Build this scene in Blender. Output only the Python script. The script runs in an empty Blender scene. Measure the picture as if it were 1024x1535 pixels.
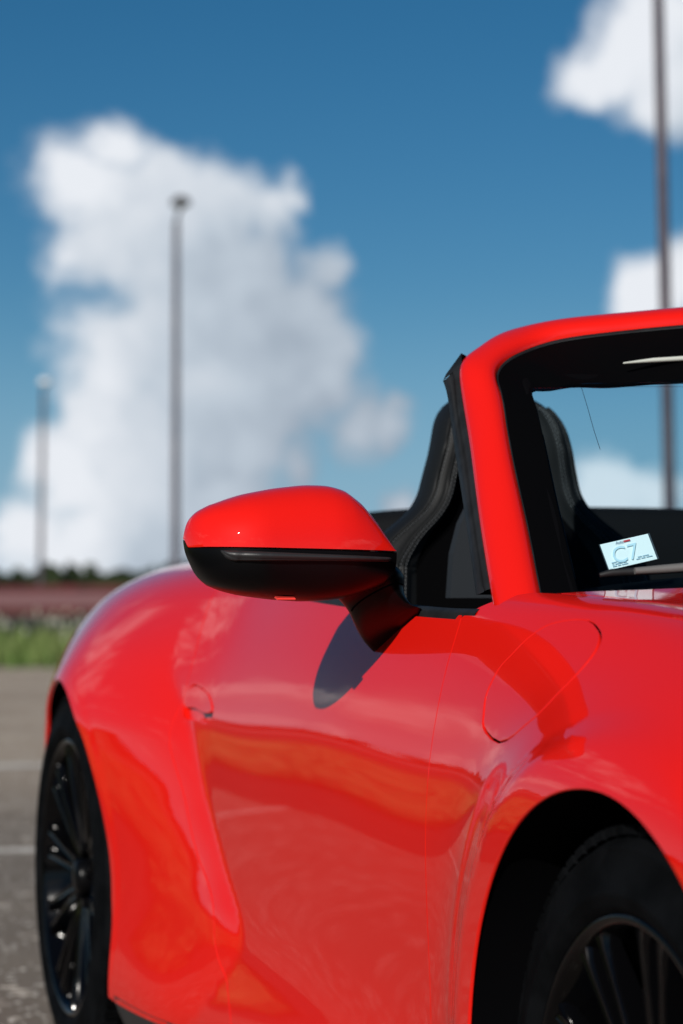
import bpy, bmesh, math, random
import numpy as np
from mathutils import Vector, Matrix
from mathutils.geometry import delaunay_2d_cdt
random.seed(7); RNG = np.random.default_rng(7)
rad = math.radians
scene = bpy.context.scene
COL = scene.collection

# ------------------------------------------------------------------ camera
# car coordinates: x forward from the front axle, y left, z up
cam_d = bpy.data.cameras.new('camera'); cam = bpy.data.objects.new('camera', cam_d); COL.objects.link(cam)
cam.location = (2.25, -1.88, 0.907)
cam.rotation_euler = (rad(90 + 1.906), 0, rad(90 - 17.75))
cam_d.sensor_fit = 'VERTICAL'; cam_d.sensor_height = 36; cam_d.sensor_width = 24
cam_d.lens = 85.74; cam_d.clip_start = 0.05; cam_d.clip_end = 3000
cam_d.dof.use_dof = True; cam_d.dof.focus_distance = 3.12; cam_d.dof.aperture_fstop = 4.0
cam_d.dof.aperture_blades = 9
scene.camera = cam

# ------------------------------------------------------------------ light
SUN_EL, SUN_AZ = 25.2, -40.0          # azimuth in degrees from +x
sd = Vector((math.cos(rad(SUN_EL))*math.cos(rad(SUN_AZ)), math.cos(rad(SUN_EL))*math.sin(rad(SUN_AZ)), math.sin(rad(SUN_EL))))
sun_d = bpy.data.lights.new('sun', 'SUN'); sun = bpy.data.objects.new('sun', sun_d); COL.objects.link(sun)
sun_d.energy = 5.0; sun_d.angle = rad(0.53); sun_d.color = (1.0, 0.955, 0.89)
sun.rotation_euler = sd.to_track_quat('Z', 'Y').to_euler()
sun.location = (10, -8, 9)

world = bpy.data.worlds.new('World'); scene.world = world; world.use_nodes = True
WT = world.node_tree; WT.nodes.clear()
# clouds: (degrees right of the rearward bearing 162.25, elevation, radius)
CLOUD_PX = [(150,215,45),(105,265,56),(130,300,90),(220,290,84),(320,310,66),(398,322,52),(430,300,26),(240,380,110),(125,372,72),
 (370,425,84),(425,470,80),(478,405,44),(300,480,120),(185,530,92),(400,560,110),(470,565,72),(280,600,120),(150,600,60),
 (200,680,100),(330,680,92),(85,712,70),(130,645,46),(432,700,46),(600,630,36),(545,640,56),(35,800,66),(120,815,76),(210,800,95),(310,775,90),
 (300,560,130),(190,335,105),(240,520,140),(330,620,120),(375,480,100),(190,720,110),(270,440,90),
 (880,125,56),(940,100,84),(995,60,84),(1030,135,95),(1005,175,60),(960,446,50),(1015,440,56),(905,745,60),(980,752,50),(612,742,28)]
CLOUDS = [((X-512+(22 if X < 500 else 0))*0.01567, (889-Y)*0.01567, r*1.29*0.01567) for X, Y, r in CLOUD_PX]
def node(t, typ, **k):
    n = t.nodes.new(typ)
    for a, b in k.items(): setattr(n, a, b)
    return n
def mth(t, op, a, b=None, c=None, clamp=False):
    n = node(t, 'ShaderNodeMath', operation=op); n.use_clamp = clamp
    for i, v in enumerate((a, b, c)):
        if v is None: continue
        if isinstance(v, (int, float)): n.inputs[i].default_value = v
        else: t.links.new(v, n.inputs[i])
    return n.outputs[0]
def maprange(t, v, a, b, c=0.0, d=1.0, smooth=True):
    n = node(t, 'ShaderNodeMapRange'); n.interpolation_type = 'SMOOTHSTEP' if smooth else 'LINEAR'
    t.links.new(v, n.inputs[0])
    for i, x in enumerate((a, b, c, d)): n.inputs[1+i].default_value = x
    return n.outputs[0]
def noise(t, vec, scale, detail=5, rough=0.55, dist=0.0):
    n = node(t, 'ShaderNodeTexNoise'); n.inputs['Scale'].default_value = scale; n.inputs['Detail'].default_value = detail
    n.inputs['Roughness'].default_value = rough; n.inputs['Distortion'].default_value = dist
    if vec is not None: t.links.new(vec, n.inputs['Vector'])
    return n.outputs['Fac']
def vmath(t, op, a, b):
    n = node(t, 'ShaderNodeVectorMath', operation=op)
    for i, v in enumerate((a, b)):
        if isinstance(v, (tuple, list, Vector)): n.inputs[i].default_value = tuple(v)
        else: t.links.new(v, n.inputs[i])
    return n
def cloud_group():
    g = bpy.data.node_groups.new('cloud_field', 'ShaderNodeTree')
    g.interface.new_socket('Vector', in_out='INPUT', socket_type='NodeSocketVector')
    g.interface.new_socket('Field', in_out='OUTPUT', socket_type='NodeSocketFloat')
    g.interface.new_socket('Base', in_out='OUTPUT', socket_type='NodeSocketFloat')
    gi = node(g, 'NodeGroupInput'); go = node(g, 'NodeGroupOutput')
    d0 = gi.outputs[0]
    def warp(vec, scale, amp):
        n = node(g, 'ShaderNodeTexNoise'); n.inputs['Scale'].default_value = scale; n.inputs['Detail'].default_value = 4; n.inputs['Roughness'].default_value = .6
        g.links.new(d0, n.inputs['Vector'])
        o = vmath(g, 'SUBTRACT', n.outputs['Color'], (.5,.5,.5)).outputs[0]
        o = vmath(g, 'MULTIPLY', o, (amp, amp, amp)).outputs[0]
        return vmath(g, 'ADD', vec, o).outputs[0]
    d = warp(warp(d0, 16, .040), 48, .013)
    best = None
    for b, e, r in CLOUDS:
        az = rad(162.25 - b); el = rad(e)
        c = (math.cos(el)*math.cos(az), math.cos(el)*math.sin(az), math.sin(el))
        dist = vmath(g, 'DISTANCE', d, c).outputs['Value']
        f = mth(g, 'MULTIPLY_ADD', dist, -1.0/rad(r)*0.85, 0.85)
        best = f if best is None else mth(g, 'SMOOTH_MAX', best, f, 0.28)
    # unseen cumulus outside the view, thinned higher up to shape the paint reflections
    sep = node(g, 'ShaderNodeSeparateXYZ'); g.links.new(d, sep.inputs[0])
    zc = mth(g, 'ADD', mth(g, 'MAXIMUM', sep.outputs[2], 0.0), 0.16)
    pl = node(g, 'ShaderNodeCombineXYZ')
    g.links.new(mth(g, 'DIVIDE', sep.outputs[0], zc), pl.inputs[0]); g.links.new(mth(g, 'DIVIDE', sep.outputs[1], zc), pl.inputs[1])
    pl.inputs[2].default_value = 8.3
    gen = mth(g, 'MULTIPLY_ADD', noise(g, pl.outputs[0], 0.75, 4, 0.5), 3.4, -1.78)
    az = rad(162.25); ax = (math.cos(az)*math.cos(rad(9)), math.sin(az)*math.cos(rad(9)), math.sin(rad(9)))
    ang = vmath(g, 'DISTANCE', d, ax).outputs['Value']
    gen = mth(g, 'SUBTRACT', gen, maprange(g, sep.outputs[2], .20, .40, 0, .6))
    gen = mth(g, 'SUBTRACT', gen, maprange(g, ang, 0.34, 0.22, 0, 2.0))
    best = mth(g, 'MAXIMUM', best, gen)
    n1 = noise(g, d, 26, 6, 0.56, 0.3)
    n2 = noise(g, d, 62, 4, 0.55)
    s = mth(g, 'MULTIPLY_ADD', n1, .85, -0.425)
    s = mth(g, 'ADD', s, mth(g, 'MULTIPLY_ADD', n2, 0.36, -0.18))
    s = mth(g, 'ADD', s, best)
    g.links.new(s, go.inputs[0]); g.links.new(best, go.inputs[1])
    return g
CG = cloud_group()
geo = node(WT, 'ShaderNodeTexCoord'); DIR = geo.outputs['Generated']
sky = node(WT, 'ShaderNodeTexSky', sky_type='NISHITA'); sky.sun_disc = False
sky.sun_elevation = rad(SUN_EL); sky.sun_rotation = rad(90 - SUN_AZ)   # rotation is clockwise from +y
sky.altitude = 1200; sky.air_density = 0.9; sky.dust_density = 0.1; sky.ozone_density = 4.0
bg1 = node(WT, 'ShaderNodeBackground'); bg1.inputs[1].default_value = 0.078; hs = node(WT, 'ShaderNodeHueSaturation'); hs.inputs['Saturation'].default_value = 1.26; hs.inputs['Value'].default_value = .60; hs.inputs['Hue'].default_value = .490
WT.links.new(sky.outputs[0], hs.inputs['Color']); sz = node(WT, 'ShaderNodeSeparateXYZ'); WT.links.new(DIR, sz.inputs[0])
hz = node(WT, 'ShaderNodeMix', data_type='RGBA'); WT.links.new(maprange(WT, sz.outputs[2], .13, -.01, 0, .72), hz.inputs[0])   # haze low over the horizon
WT.links.new(hs.outputs[0], hz.inputs[6]); hz.inputs[7].default_value = (2.3, 4.5, 7.0, 1)
WT.links.new(hz.outputs[2], bg1.inputs[0])
g1 = node(WT, 'ShaderNodeGroup'); g1.node_tree = CG; WT.links.new(DIR, g1.inputs[0])
g2 = node(WT, 'ShaderNodeGroup'); g2.node_tree = CG
WT.links.new(vmath(WT, 'ADD', DIR, (-0.0140, -0.0440, 0.036)).outputs[0], g2.inputs[0])
f1 = g1.outputs[0]; f2 = g2.outputs[0]
mask = maprange(WT, f1, -0.02, 0.50)
lit = mth(WT, 'MULTIPLY_ADD', mth(WT, 'SUBTRACT', g1.outputs[1], g2.outputs[1]), 0.0, 0.36)
lit = mth(WT, 'ADD', lit, mth(WT, 'MULTIPLY', mth(WT, 'SUBTRACT', f1, f2), 0.44))
lit = mth(WT, 'SUBTRACT', lit, maprange(WT, f1, 0.6, 1.3, 0, 0.12), clamp=True)
ramp = node(WT, 'ShaderNodeValToRGB'); WT.links.new(lit, ramp.inputs[0])
ramp.color_ramp.elements[0].color = (0.27, 0.33, 0.41, 1); ramp.color_ramp.elements[0].position = 0.05
ramp.color_ramp.elements[1].color = (0.80, 0.83, 0.88, 1); ramp.color_ramp.elements[1].position = 0.95
e = ramp.color_ramp.elements.new(0.5); e.color = (0.50, 0.57, 0.65, 1)
bg2 = node(WT, 'ShaderNodeBackground'); bg2.inputs[1].default_value = 0.93; WT.links.new(ramp.outputs[0], bg2.inputs[0])
mx = node(WT, 'ShaderNodeMixShader'); WT.links.new(mask, mx.inputs[0]); WT.links.new(bg1.outputs[0], mx.inputs[1]); WT.links.new(bg2.outputs[0], mx.inputs[2])
wo = node(WT, 'ShaderNodeOutputWorld'); WT.links.new(mx.outputs[0], wo.inputs[0])

scene.view_settings.view_transform = 'Standard'; scene.view_settings.look = 'None'
scene.view_settings.gamma = 1; scene.view_settings.exposure = 0.14; scene.view_settings.use_curve_mapping = False
scene.render.engine = 'CYCLES'; scene.cycles.max_bounces = 8; scene.cycles.transparent_max_bounces = 12

# ------------------------------------------------------------------ materials
def mat(name, col=(.5,.5,.5), rough=.5, coat=0.0, spec=.5, metal=0.0, coat_rough=.02, ior=1.5):
    m = bpy.data.materials.new(name); m.use_nodes = True; b = m.node_tree.nodes['Principled BSDF']
    b.inputs['Base Color'].default_value = (*col, 1); b.inputs['Roughness'].default_value = rough
    b.inputs['Coat Weight'].default_value = coat; b.inputs['Coat Roughness'].default_value = coat_rough
    b.inputs['Specular IOR Level'].default_value = spec; b.inputs['Metallic'].default_value = metal; b.inputs['IOR'].default_value = ior
    return m
def P(m): return m.node_tree.nodes['Principled BSDF']
def add_noise_color(m, c1, c2, scale, detail=4, lo=.35, hi=.65, coord='Object'):
    t = m.node_tree; tc = node(t, 'ShaderNodeTexCoord'); f = maprange(t, noise(t, tc.outputs[coord], scale, detail), lo, hi)
    mix = node(t, 'ShaderNodeMix', data_type='RGBA'); t.links.new(f, mix.inputs[0])
    mix.inputs[6].default_value = (*c1, 1); mix.inputs[7].default_value = (*c2, 1)
    t.links.new(mix.outputs[2], P(m).inputs['Base Color']); return mix.outputs[2]
def add_bump(m, scale, strength, dist=.002, detail=3, voro=False):
    t = m.node_tree; tc = node(t, 'ShaderNodeTexCoord')
    if voro:
        v = node(t, 'ShaderNodeTexVoronoi'); v.inputs['Scale'].default_value = scale; t.links.new(tc.outputs['Object'], v.inputs['Vector']); h = v.outputs['Distance']
    else: h = noise(t, tc.outputs['Object'], scale, detail)
    b = node(t, 'ShaderNodeBump'); b.inputs['Strength'].default_value = strength; b.inputs['Distance'].default_value = dist
    t.links.new(h, b.inputs['Height']); t.links.new(b.outputs[0], P(m).inputs['Normal'])
RED = mat('red_paint', (.60, .0078, .0040), .5, 1.0, .03)
P(RED).inputs['Coat IOR'].default_value = 1.42
t = RED.node_tree; tc = node(t, 'ShaderNodeTexCoord')      # faint orange peel in the clear coat
bp = node(t, 'ShaderNodeBump'); bp.inputs['Strength'].default_value = .035; bp.inputs['Distance'].default_value = .0006
t.links.new(noise(t, tc.outputs['Object'], 160, 2), bp.inputs['Height']); t.links.new(bp.outputs[0], P(RED).inputs['Coat Normal'])
BLK_GLOSS = mat('black_gloss_plastic', (.002,.002,.0024), .3, .0, .12)
BLK_SATIN = mat('black_satin_plastic', (.016,.016,.017), .45, 0, .4); add_bump(BLK_SATIN, 900, .25, .0006)
BLK_RUB = mat('black_rubber', (.010,.011,.012), .55, 0, .3); add_noise_color(BLK_RUB, (.006,.0065,.007), (.011,.012,.0135), 25)
BLK_IN = mat('black_interior', (.0015,.0015,.002), .9, 0, .03)
LEATHER = mat('black_leather', (.005,.0055,.006), .6, 0, .2); add_bump(LEATHER, 420, .35, .0008, voro=True)
ALCANT = mat('black_suede', (.0015,.0015,.0018), .95, 0, .02)
STITCH = mat('grey_thread', (.06,.065,.07), .7)
TYRE = mat('tyre_rubber', (.004,.0045,.005),   .7, 0, .03); add_noise_color(TYRE, (.0016,.0018,.0021), (.0036,.004,.0047), 14)
RIM = mat('black_rim', (.0012,.0012,.0015), .1, .0, .22)
STEEL = mat('brake_steel', (.05,.042,.038), .45, 0, .4, .6)
CHROME = mat('bright_metal', (.8,.8,.82), .12, 0, .5, 1.0)
GREYTRIM = mat('grey_trim', (.011,.014,.018), .75, 0, .3)
GLINT = mat('painted_glint', (.45,.47,.42), .5)  # pale colour for the painted glint on the visor

GLASS = bpy.data.materials.new('windscreen_glass'); GLASS.use_nodes = True
t = GLASS.node_tree; t.nodes.clear()
tr = node(t, 'ShaderNodeBsdfTransparent'); tr.inputs[0].default_value = (.72,.86,.91,1)
gl = node(t, 'ShaderNodeBsdfGlossy'); gl.inputs['Roughness'].default_value = .0
fr = node(t, 'ShaderNodeFresnel'); fr.inputs[0].default_value = 1.12
ms = node(t, 'ShaderNodeMixShader'); t.links.new(fr.outputs[0], ms.inputs[0]); t.links.new(tr.outputs[0], ms.inputs[1]); t.links.new(gl.outputs[0], ms.inputs[2])
o_ = node(t, 'ShaderNodeOutputMaterial'); t.links.new(ms.outputs[0], o_.inputs[0])

# ------------------------------------------------------------------ object helpers
def obj(name, me, m=None, parent=None, kind=None, label=None, smooth=False):
    if isinstance(me, bmesh.types.BMesh):
        b = me; me = bpy.data.meshes.new(name); b.to_mesh(me); b.free()
    if m is not None and not me.materials: me.materials.append(m)
    if smooth:
        me.polygons.foreach_set('use_smooth', [True]*len(me.polygons))
    o = bpy.data.objects.new(name, me); COL.objects.link(o)
    if parent is not None: o.parent = parent
    if kind: o['kind'] = kind
    if label: o['label'] = label
    return o
def tag(o, label, cat, group=None):
    o['label'] = label; o['category'] = cat
    if group: o['group'] = group
    return o
def empty(name, loc=(0,0,0), rz=0.0):
    o = bpy.data.objects.new(name, None); o.location = loc; o.rotation_euler = (0,0,rz); COL.objects.link(o); o.empty_display_size = .2; return o
def mesh_pd(name, v, f):
    me = bpy.data.meshes.new(name); me.from_pydata([tuple(map(float, p)) for p in v], [], f); me.update(); return me
def loft(name, rows, m, parent=None, closed=False, cap=False, smooth=True, label=None, auto=None):
    """rows: list of equal-length point lists"""
    v = []; f = []; n = len(rows[0])
    for r in rows: v += [tuple(map(float, p)) for p in r]
    for i in range(len(rows)-1):
        for j in range(n if closed else n-1):
            k = (j+1) % n
            f.append((i*n+j, i*n+k, (i+1)*n+k, (i+1)*n+j))
    if cap:
        f.append(tuple(range(n-1, -1, -1))); f.append(tuple((len(rows)-1)*n+j for j in range(n)))
    me = mesh_pd(name, v, f)
    bm = bmesh.new(); bm.from_mesh(me); bmesh.ops.recalc_face_normals(bm, faces=bm.faces); bm.to_mesh(me); bm.free()
    o = obj(name, me, m, parent, smooth=smooth, label=label)
    if auto is not None: me.set_sharp_from_angle(angle=rad(auto))
    return o
def tube(name, pts, r, m, parent=None, seg=8, closed=False):
    pts = [Vector(map(float, p)) for p in pts]; rows = []
    up = Vector((0,0,1)); N = len(pts)
    for i, p in enumerate(pts):
        a = pts[max(i-1,0)]; b = pts[min(i+1,N-1)]; t_ = (b-a).normalized()
        s = t_.cross(up)
        if s.length < 1e-4: s = t_.cross(Vector((1,0,0)))
        s.normalize(); u_ = s.cross(t_).normalized()
        rr = r[i] if isinstance(r, (list, tuple)) else r
        rows.append([p + s*rr*math.cos(2*math.pi*k/seg) + u_*rr*math.sin(2*math.pi*k/seg) for k in range(seg)])
    return loft(name, rows, m, parent, closed=True, cap=True, auto=50)
def bm_box(bm, c, s, rot=None, bevel=0.0):
    M = Matrix.Translation(c) @ (rot.to_4x4() if rot else Matrix.Identity(4)) @ Matrix.Diagonal((*s, 1))
    r = bmesh.ops.create_cube(bm, size=1, matrix=M)
    if bevel:
        ed = list({e for v in r['verts'] for e in v.link_edges})
        bmesh.ops.bevel(bm, geom=ed, offset=bevel, segments=2, affect='EDGES')
def lathe_mesh(prof, seg=96):
    """prof: (radius, axial) -> revolve round the y axis"""
    v = []; f = []; n = len(prof)
    for i in range(seg):
        a = 2*math.pi*i/seg
        for r, y in prof: v.append((r*math.cos(a), y, r*math.sin(a)))
    for i in range(seg):
        k = (i+1) % seg
        for j in range(n-1): f.append((i*n+j, k*n+j, k*n+j+1, i*n+j+1))
    me = mesh_pd('lathe', v, f)
    bm = bmesh.new(); bm.from_mesh(me); bmesh.ops.remove_doubles(bm, verts=bm.verts, dist=1e-6); bmesh.ops.recalc_face_normals(bm, faces=bm.faces); bm.to_mesh(me); bm.free()
    return me
def catmull(pts, n):
    """dense natural cubic through points (any dimension), parameterised by chord"""
    p = np.array(pts, float); s = np.r_[0, np.cumsum(np.linalg.norm(np.diff(p, axis=0), axis=1))]
    q = np.linspace(0, s[-1], n)
    return np.stack([ncs(s, p[:, k])(q) for k in range(p.shape[1])], 1)
def ncs(x, y):
    """natural cubic spline"""
    x = np.asarray(x, float); y = np.asarray(y, float); n = len(x); h = np.diff(x)
    A = np.zeros((n, n)); b = np.zeros(n); A[0,0] = A[-1,-1] = 1
    for i in range(1, n-1):
        A[i,i-1] = h[i-1]; A[i,i] = 2*(h[i-1]+h[i]); A[i,i+1] = h[i]
        b[i] = 6*((y[i+1]-y[i])/h[i] - (y[i]-y[i-1])/h[i-1])
    M = np.linalg.solve(A, b)
    def f(q):
        q = np.asarray(q, float); i = np.clip(np.searchsorted(x, q)-1, 0, n-2); t0 = q-x[i]; t1 = x[i+1]-q; hh = h[i]
        return (M[i]*t1**3+M[i+1]*t0**3)/(6*hh) + (y[i]/hh-M[i]*hh/6)*t1 + (y[i+1]/hh-M[i+1]*hh/6)*t0
    return f

# >>>BODY
# ------------------------------------------------------------------ body surface  S(x, v) -> (x, -w, z)
XS = [-3.3,-2.83,-2.45,-2.07,-1.8,-1.5,-1.0,-.62,-.38,0,.45,.9]
ROWS = [  # (w list, z list) from the sill up over the shoulder to the centre line
 ([.74,.80,.84,.86,.87,.85,.80,.77,.78,.80,.78,.70], [.20,.17,.15,.14,.13,.13,.13,.13,.13,.13,.14,.16]),
 ([.80,.84,.875,.880,.906,.900,.878,.857,.855,.86,.845,.77], [.25,.22,.20,.19,.185,.185,.185,.185,.185,.185,.19,.20]),
 ([.79,.838,.857,.855,.850,.845,.840,.840,.845,.85,.845,.78], [.36,.34,.33,.32,.32,.32,.32,.32,.32,.32,.32,.32]),
 ([.79,.838,.857,.852,.848,.848,.846,.848,.850,.855,.85,.785], [.48,.465,.46,.46,.46,.46,.46,.46,.46,.46,.455,.44]),
 ([.79,.846,.867,.858,.852,.854,.854,.854,.856,.862,.85,.78], [.60,.595,.59,.59,.59,.59,.59,.59,.59,.59,.575,.55]),
 ([.78,.835,.870,.853,.852,.852,.854,.850,.855,.865,.84,.765], [.71,.705,.70,.70,.695,.695,.695,.695,.70,.70,.67,.63]),
 ([.76,.848,.903,.864,.836,.832,.838,.832,.834,.832,.80,.73], [.80,.815,.815,.805,.79,.785,.785,.785,.79,.785,.74,.69]),
 ([.70,.79,.826,.804,.785,.796,.808,.806,.797,.776,.735,.67], [.865,.90,.905,.895,.875,.86,.855,.86,.865,.845,.795,.735]),
 ([.58,.68,.715,.72,.735,.758,.780,.778,.755,.695,.655,.59], [.90,.955,.965,.960,.946,.935,.918,.905,.905,.875,.815,.75]),
 ([.46,.56,.60,.62,.66,.71,.750,.735,.67,.59,.55,.48], [.91,.97,.982,.98,.974,.962,.942,.922,.905,.86,.80,.735]),
 ([.25,.32,.36,.40,.55,.66,.72,.66,.50,.36,.30,.25], [.91,.97,.985,.985,.978,.966,.946,.930,.925,.875,.81,.745]),
 ([0,0,0,0,.45,.62,.70,.58,0,0,0,0], [.91,.97,.985,.985,.965,.93,.915,.93,.94,.885,.82,.755])]
NR = len(ROWS); VMAX = NR-3
_sp = [(ncs(XS, w), ncs(XS, z)) for w, z in ROWS]
KN = np.r_[[0]*3, np.arange(0, VMAX+1), [VMAX]*3].astype(float)
def basis(v):
    v = np.clip(np.asarray(v, float), 0, VMAX-1e-9); B = np.zeros((NR+3, len(v)))
    for i in range(NR+3-0):
        if i+1 < len(KN): B[i] = ((KN[i] <= v) & (v < KN[i+1]))
    for k in range(1, 4):
        for i in range(NR+3-k):
            a = KN[i+k]-KN[i]; b = KN[i+k+1]-KN[i+1]
            B[i] = ((v-KN[i])/a*B[i] if a > 0 else 0) + ((KN[i+k+1]-v)/b*B[i+1] if b > 0 else 0)
    return B[:NR]
_cz = np.linspace(-.2, 1.3, 601)
_cx = np.interp(_cz, [-.2,.12,.25,.30,.345,.385,.445,.554,.664,.70,.76,1.3], [-1.80,-1.76,-1.60,-1.52,-1.475,-1.485,-1.565,-1.685,-1.776,-1.82,-1.93,-2.3])
for _ in range(60): _cx[1:-1] = (_cx[:-2]+2*_cx[1:-1]+_cx[2:])/4
def CREASE(z): return np.interp(z, _cz, _cx)
def sstep(a, b, x):
    t_ = np.clip((x-a)/(b-a), 0, 1); return t_*t_*(3-2*t_)
FA, RA = (0.0, .34, .372), (-2.45, .357, .383)        # wheel arches: x, z, radius
def disp(x, z):
    s = CREASE(z)-x; dl = .007
    sp = dl*np.logaddexp(0, np.clip(s/dl, -60, 200))
    A = .112*sstep(.88, .66, z)*(1-.20*sstep(.62, .28, z))*(.62+.38*sstep(-2.80, -2.35, x))*sstep(-3.5, -2.75, x)
    f = A*(.56*(1-np.exp(-4.8*sp)) + .44*sstep(-1.66, -2.36, x))
    # front arch flare and lip
    r = np.hypot(x-FA[0], z-FA[1]); fz = sstep(.90, .70, z)
    f = f + fz*(.034*np.exp(-(np.maximum(r-.40, 0)/.105)**2) + .010*sstep(.455, .415, r))*sstep(1.0, .7, x)
    r2 = np.hypot(x-RA[0], z-RA[1])
    f = f + sstep(.86, .72, z)*.0015*sstep(.43, .40, r2)
    return f
def S(x, v):
    x = np.asarray(x, float); v = np.asarray(v, float); B = basis(v)
    w = sum(B[j]*_sp[j][0](x) for j in range(NR)); z = sum(B[j]*_sp[j][1](x) for j in range(NR))
    w = w + disp(x, z)
    return np.stack([x, -w, z], -1)
def SN(x, v, h=1e-3):
    a = S(x+h, v)-S(x-h, v); b = S(x, np.clip(v+h, 0, VMAX))-S(x, np.clip(v-h, 0, VMAX))
    n = np.cross(a, b); n /= np.linalg.norm(n, axis=-1, keepdims=True)+1e-12
    return n
def v_of_z(x, z, vmax=6.6):
    x = np.asarray(x, float); lo = np.zeros_like(x); hi = np.full_like(x, vmax)
    for _ in range(40):
        m = (lo+hi)/2; big = S(x, m)[:, 2] > z; hi = np.where(big, m, hi); lo = np.where(big, lo, m)
    return (lo+hi)/2
# <<<BODY
VS = .085                      # metres per unit of v in the meshing plane
def resample(loop, step, closed=True):
    p = np.array(loop, float)
    if closed: p = np.vstack([p, p[:1]])
    out = []
    for a, b in zip(p[:-1], p[1:]):
        n = max(1, int(math.ceil(np.linalg.norm((b-a)*[1, VS])/step)))
        for i in range(n): out.append(a+(b-a)*i/n)
    if not closed: out.append(p[-1])
    return np.array(out)
def inside(poly, q):
    x, y = q[:, 0], q[:, 1]; c = np.zeros(len(q), bool); n = len(poly)
    for i in range(n):
        x1, y1 = poly[i]; x2, y2 = poly[(i+1) % n]
        k = ((y1 > y) != (y2 > y)) & (x < (x2-x1)*(y-y1)/((y2-y1) if y2 != y1 else 1e-12)+x1); c ^= k
    return c
def panel(name, outer, m, parent, holes=(), step=.011, depth=.0035, arch=None, lift=0.0, label=None, hole_depth=None):
    loops = [resample(outer, step*.6)] + [resample(h, step*.45) for h in holes]
    sc = np.array([1, VS]); pts = []; edges = []; k0 = 0; spans = []
    for L in loops:
        n = len(L); pts += [tuple(p) for p in L*sc]; edges += [(k0+i, k0+(i+1) % n) for i in range(n)]; spans.append((k0, n)); k0 += n
    B = np.array(pts); lo = B.min(0); hi = B.max(0); g = []
    ny = int((hi[1]-lo[1])/(step*.87))+1
    for j in range(ny):
        yy = lo[1]+j*step*.87
        for xx in np.arange(lo[0]+(j % 2)*step/2, hi[0], step): g.append((xx, yy))
    g = np.array(g); ok = inside(loops[0]*sc, g)
    for h in loops[1:]: ok &= ~inside(h*sc, g)
    g = g[ok]
    d2 = np.full(len(g), 9.0)
    for c in np.array_split(np.arange(len(g)), max(1, len(g)//2000)):
        d2[c] = ((g[c, None, :]-B[None, :, :])**2).sum(-1).min(1)
    g = g[d2 > (step*.45)**2]
    allp = [Vector(p) for p in pts] + [Vector(p) for p in g]
    V, E_, F_, _, _, _ = delaunay_2d_cdt(allp, edges, [], 0, 1e-7)
    V = np.array([tuple(p) for p in V]); T = np.array([f for f in F_])
    cen = V[T].mean(1); ok = inside(loops[0]*sc, cen)
    for h in loops[1:]: ok &= ~inside(h*sc, cen)
    T = T[ok]
    D = V/sc; X3 = S(D[:, 0], D[:, 1]); N3 = SN(D[:, 0], D[:, 1])
    if lift: X3 = X3+N3*lift
    vs = list(X3); ns = list(N3); fs = [tuple(map(int, t_)) for t_ in T]
    # orient triangles along the surface normal
    a, b, c = X3[T[:, 0]], X3[T[:, 1]], X3[T[:, 2]]
    flip = (np.cross(b-a, c-a)*N3[T[:, 0]]).sum(1) < 0
    fs = [(f[0], f[2], f[1]) if fl else f for f, fl in zip(fs, flip)]
    # rolled edges round every loop
    for li, (L, (k0, n)) in enumerate(zip(loops, spans)):
        dep = depth if li == 0 else (hole_depth or depth)
        p = S(L[:, 0], L[:, 1]); nn = SN(L[:, 0], L[:, 1])
        if lift: p = p+nn*lift
        tg = np.roll(p, -1, 0)-np.roll(p, 1, 0); tg /= np.linalg.norm(tg, axis=1, keepdims=True)+1e-12
        out = np.cross(tg, nn)
        ctr = p.mean(0)
        if ((p-ctr)*out).sum() < 0: out = -out
        if li > 0: out = -out
        base = len(vs)
        r1 = p + out*.0006 - nn*.0006; r2 = p + out*.0009 - nn*.0020; r3 = p + out*.0009 - nn*dep
        if arch and li == 0: pass
        for i in range(n): vs.append(p[i]); ns.append(nn[i])
        for rr, mixk in ((r1, .35), (r2, .75), (r3, .9)):
            q = nn*(1-mixk)+out*mixk; q /= np.linalg.norm(q, axis=1, keepdims=True)
            for i in range(n): vs.append(rr[i]); ns.append(q[i])
        for k in range(3):
            for i in range(n):
                j = (i+1) % n; q4 = (base+k*n+i, base+k*n+j, base+(k+1)*n+j, base+(k+1)*n+i)
                A_, B_, C_ = (np.array(vs[q4[0]]), np.array(vs[q4[1]]), np.array(vs[q4[2]]))
                if np.dot(np.cross(B_-A_, C_-A_), np.array(ns[q4[3]])+np.array(ns[q4[0]])) < 0: q4 = q4[::-1]
                fs.append(q4)
    me = mesh_pd(name, vs, fs)
    me.polygons.foreach_set('use_smooth', [True]*len(me.polygons))
    me.normals_split_custom_set_from_vertices([tuple(map(float, q)) for q in ns])
    return obj(name, me, m, parent, label=label)
def side(pts):
    """(x, z) points on the flank -> (x, v)"""
    p = np.array(pts, float); return np.stack([p[:, 0], v_of_z(p[:, 0], p[:, 1])], 1)
def arc(c, a0, a1, n):
    return [(c[0]+c[2]*math.cos(rad(a)), c[1]+c[2]*math.sin(rad(a))) for a in np.linspace(a0, a1, n)]

car = tag(empty('sports_car'), 'red open-top sports car with black wheels, seats and mirror base, seen from its front right', 'car')
MIRRORED = []
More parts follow.
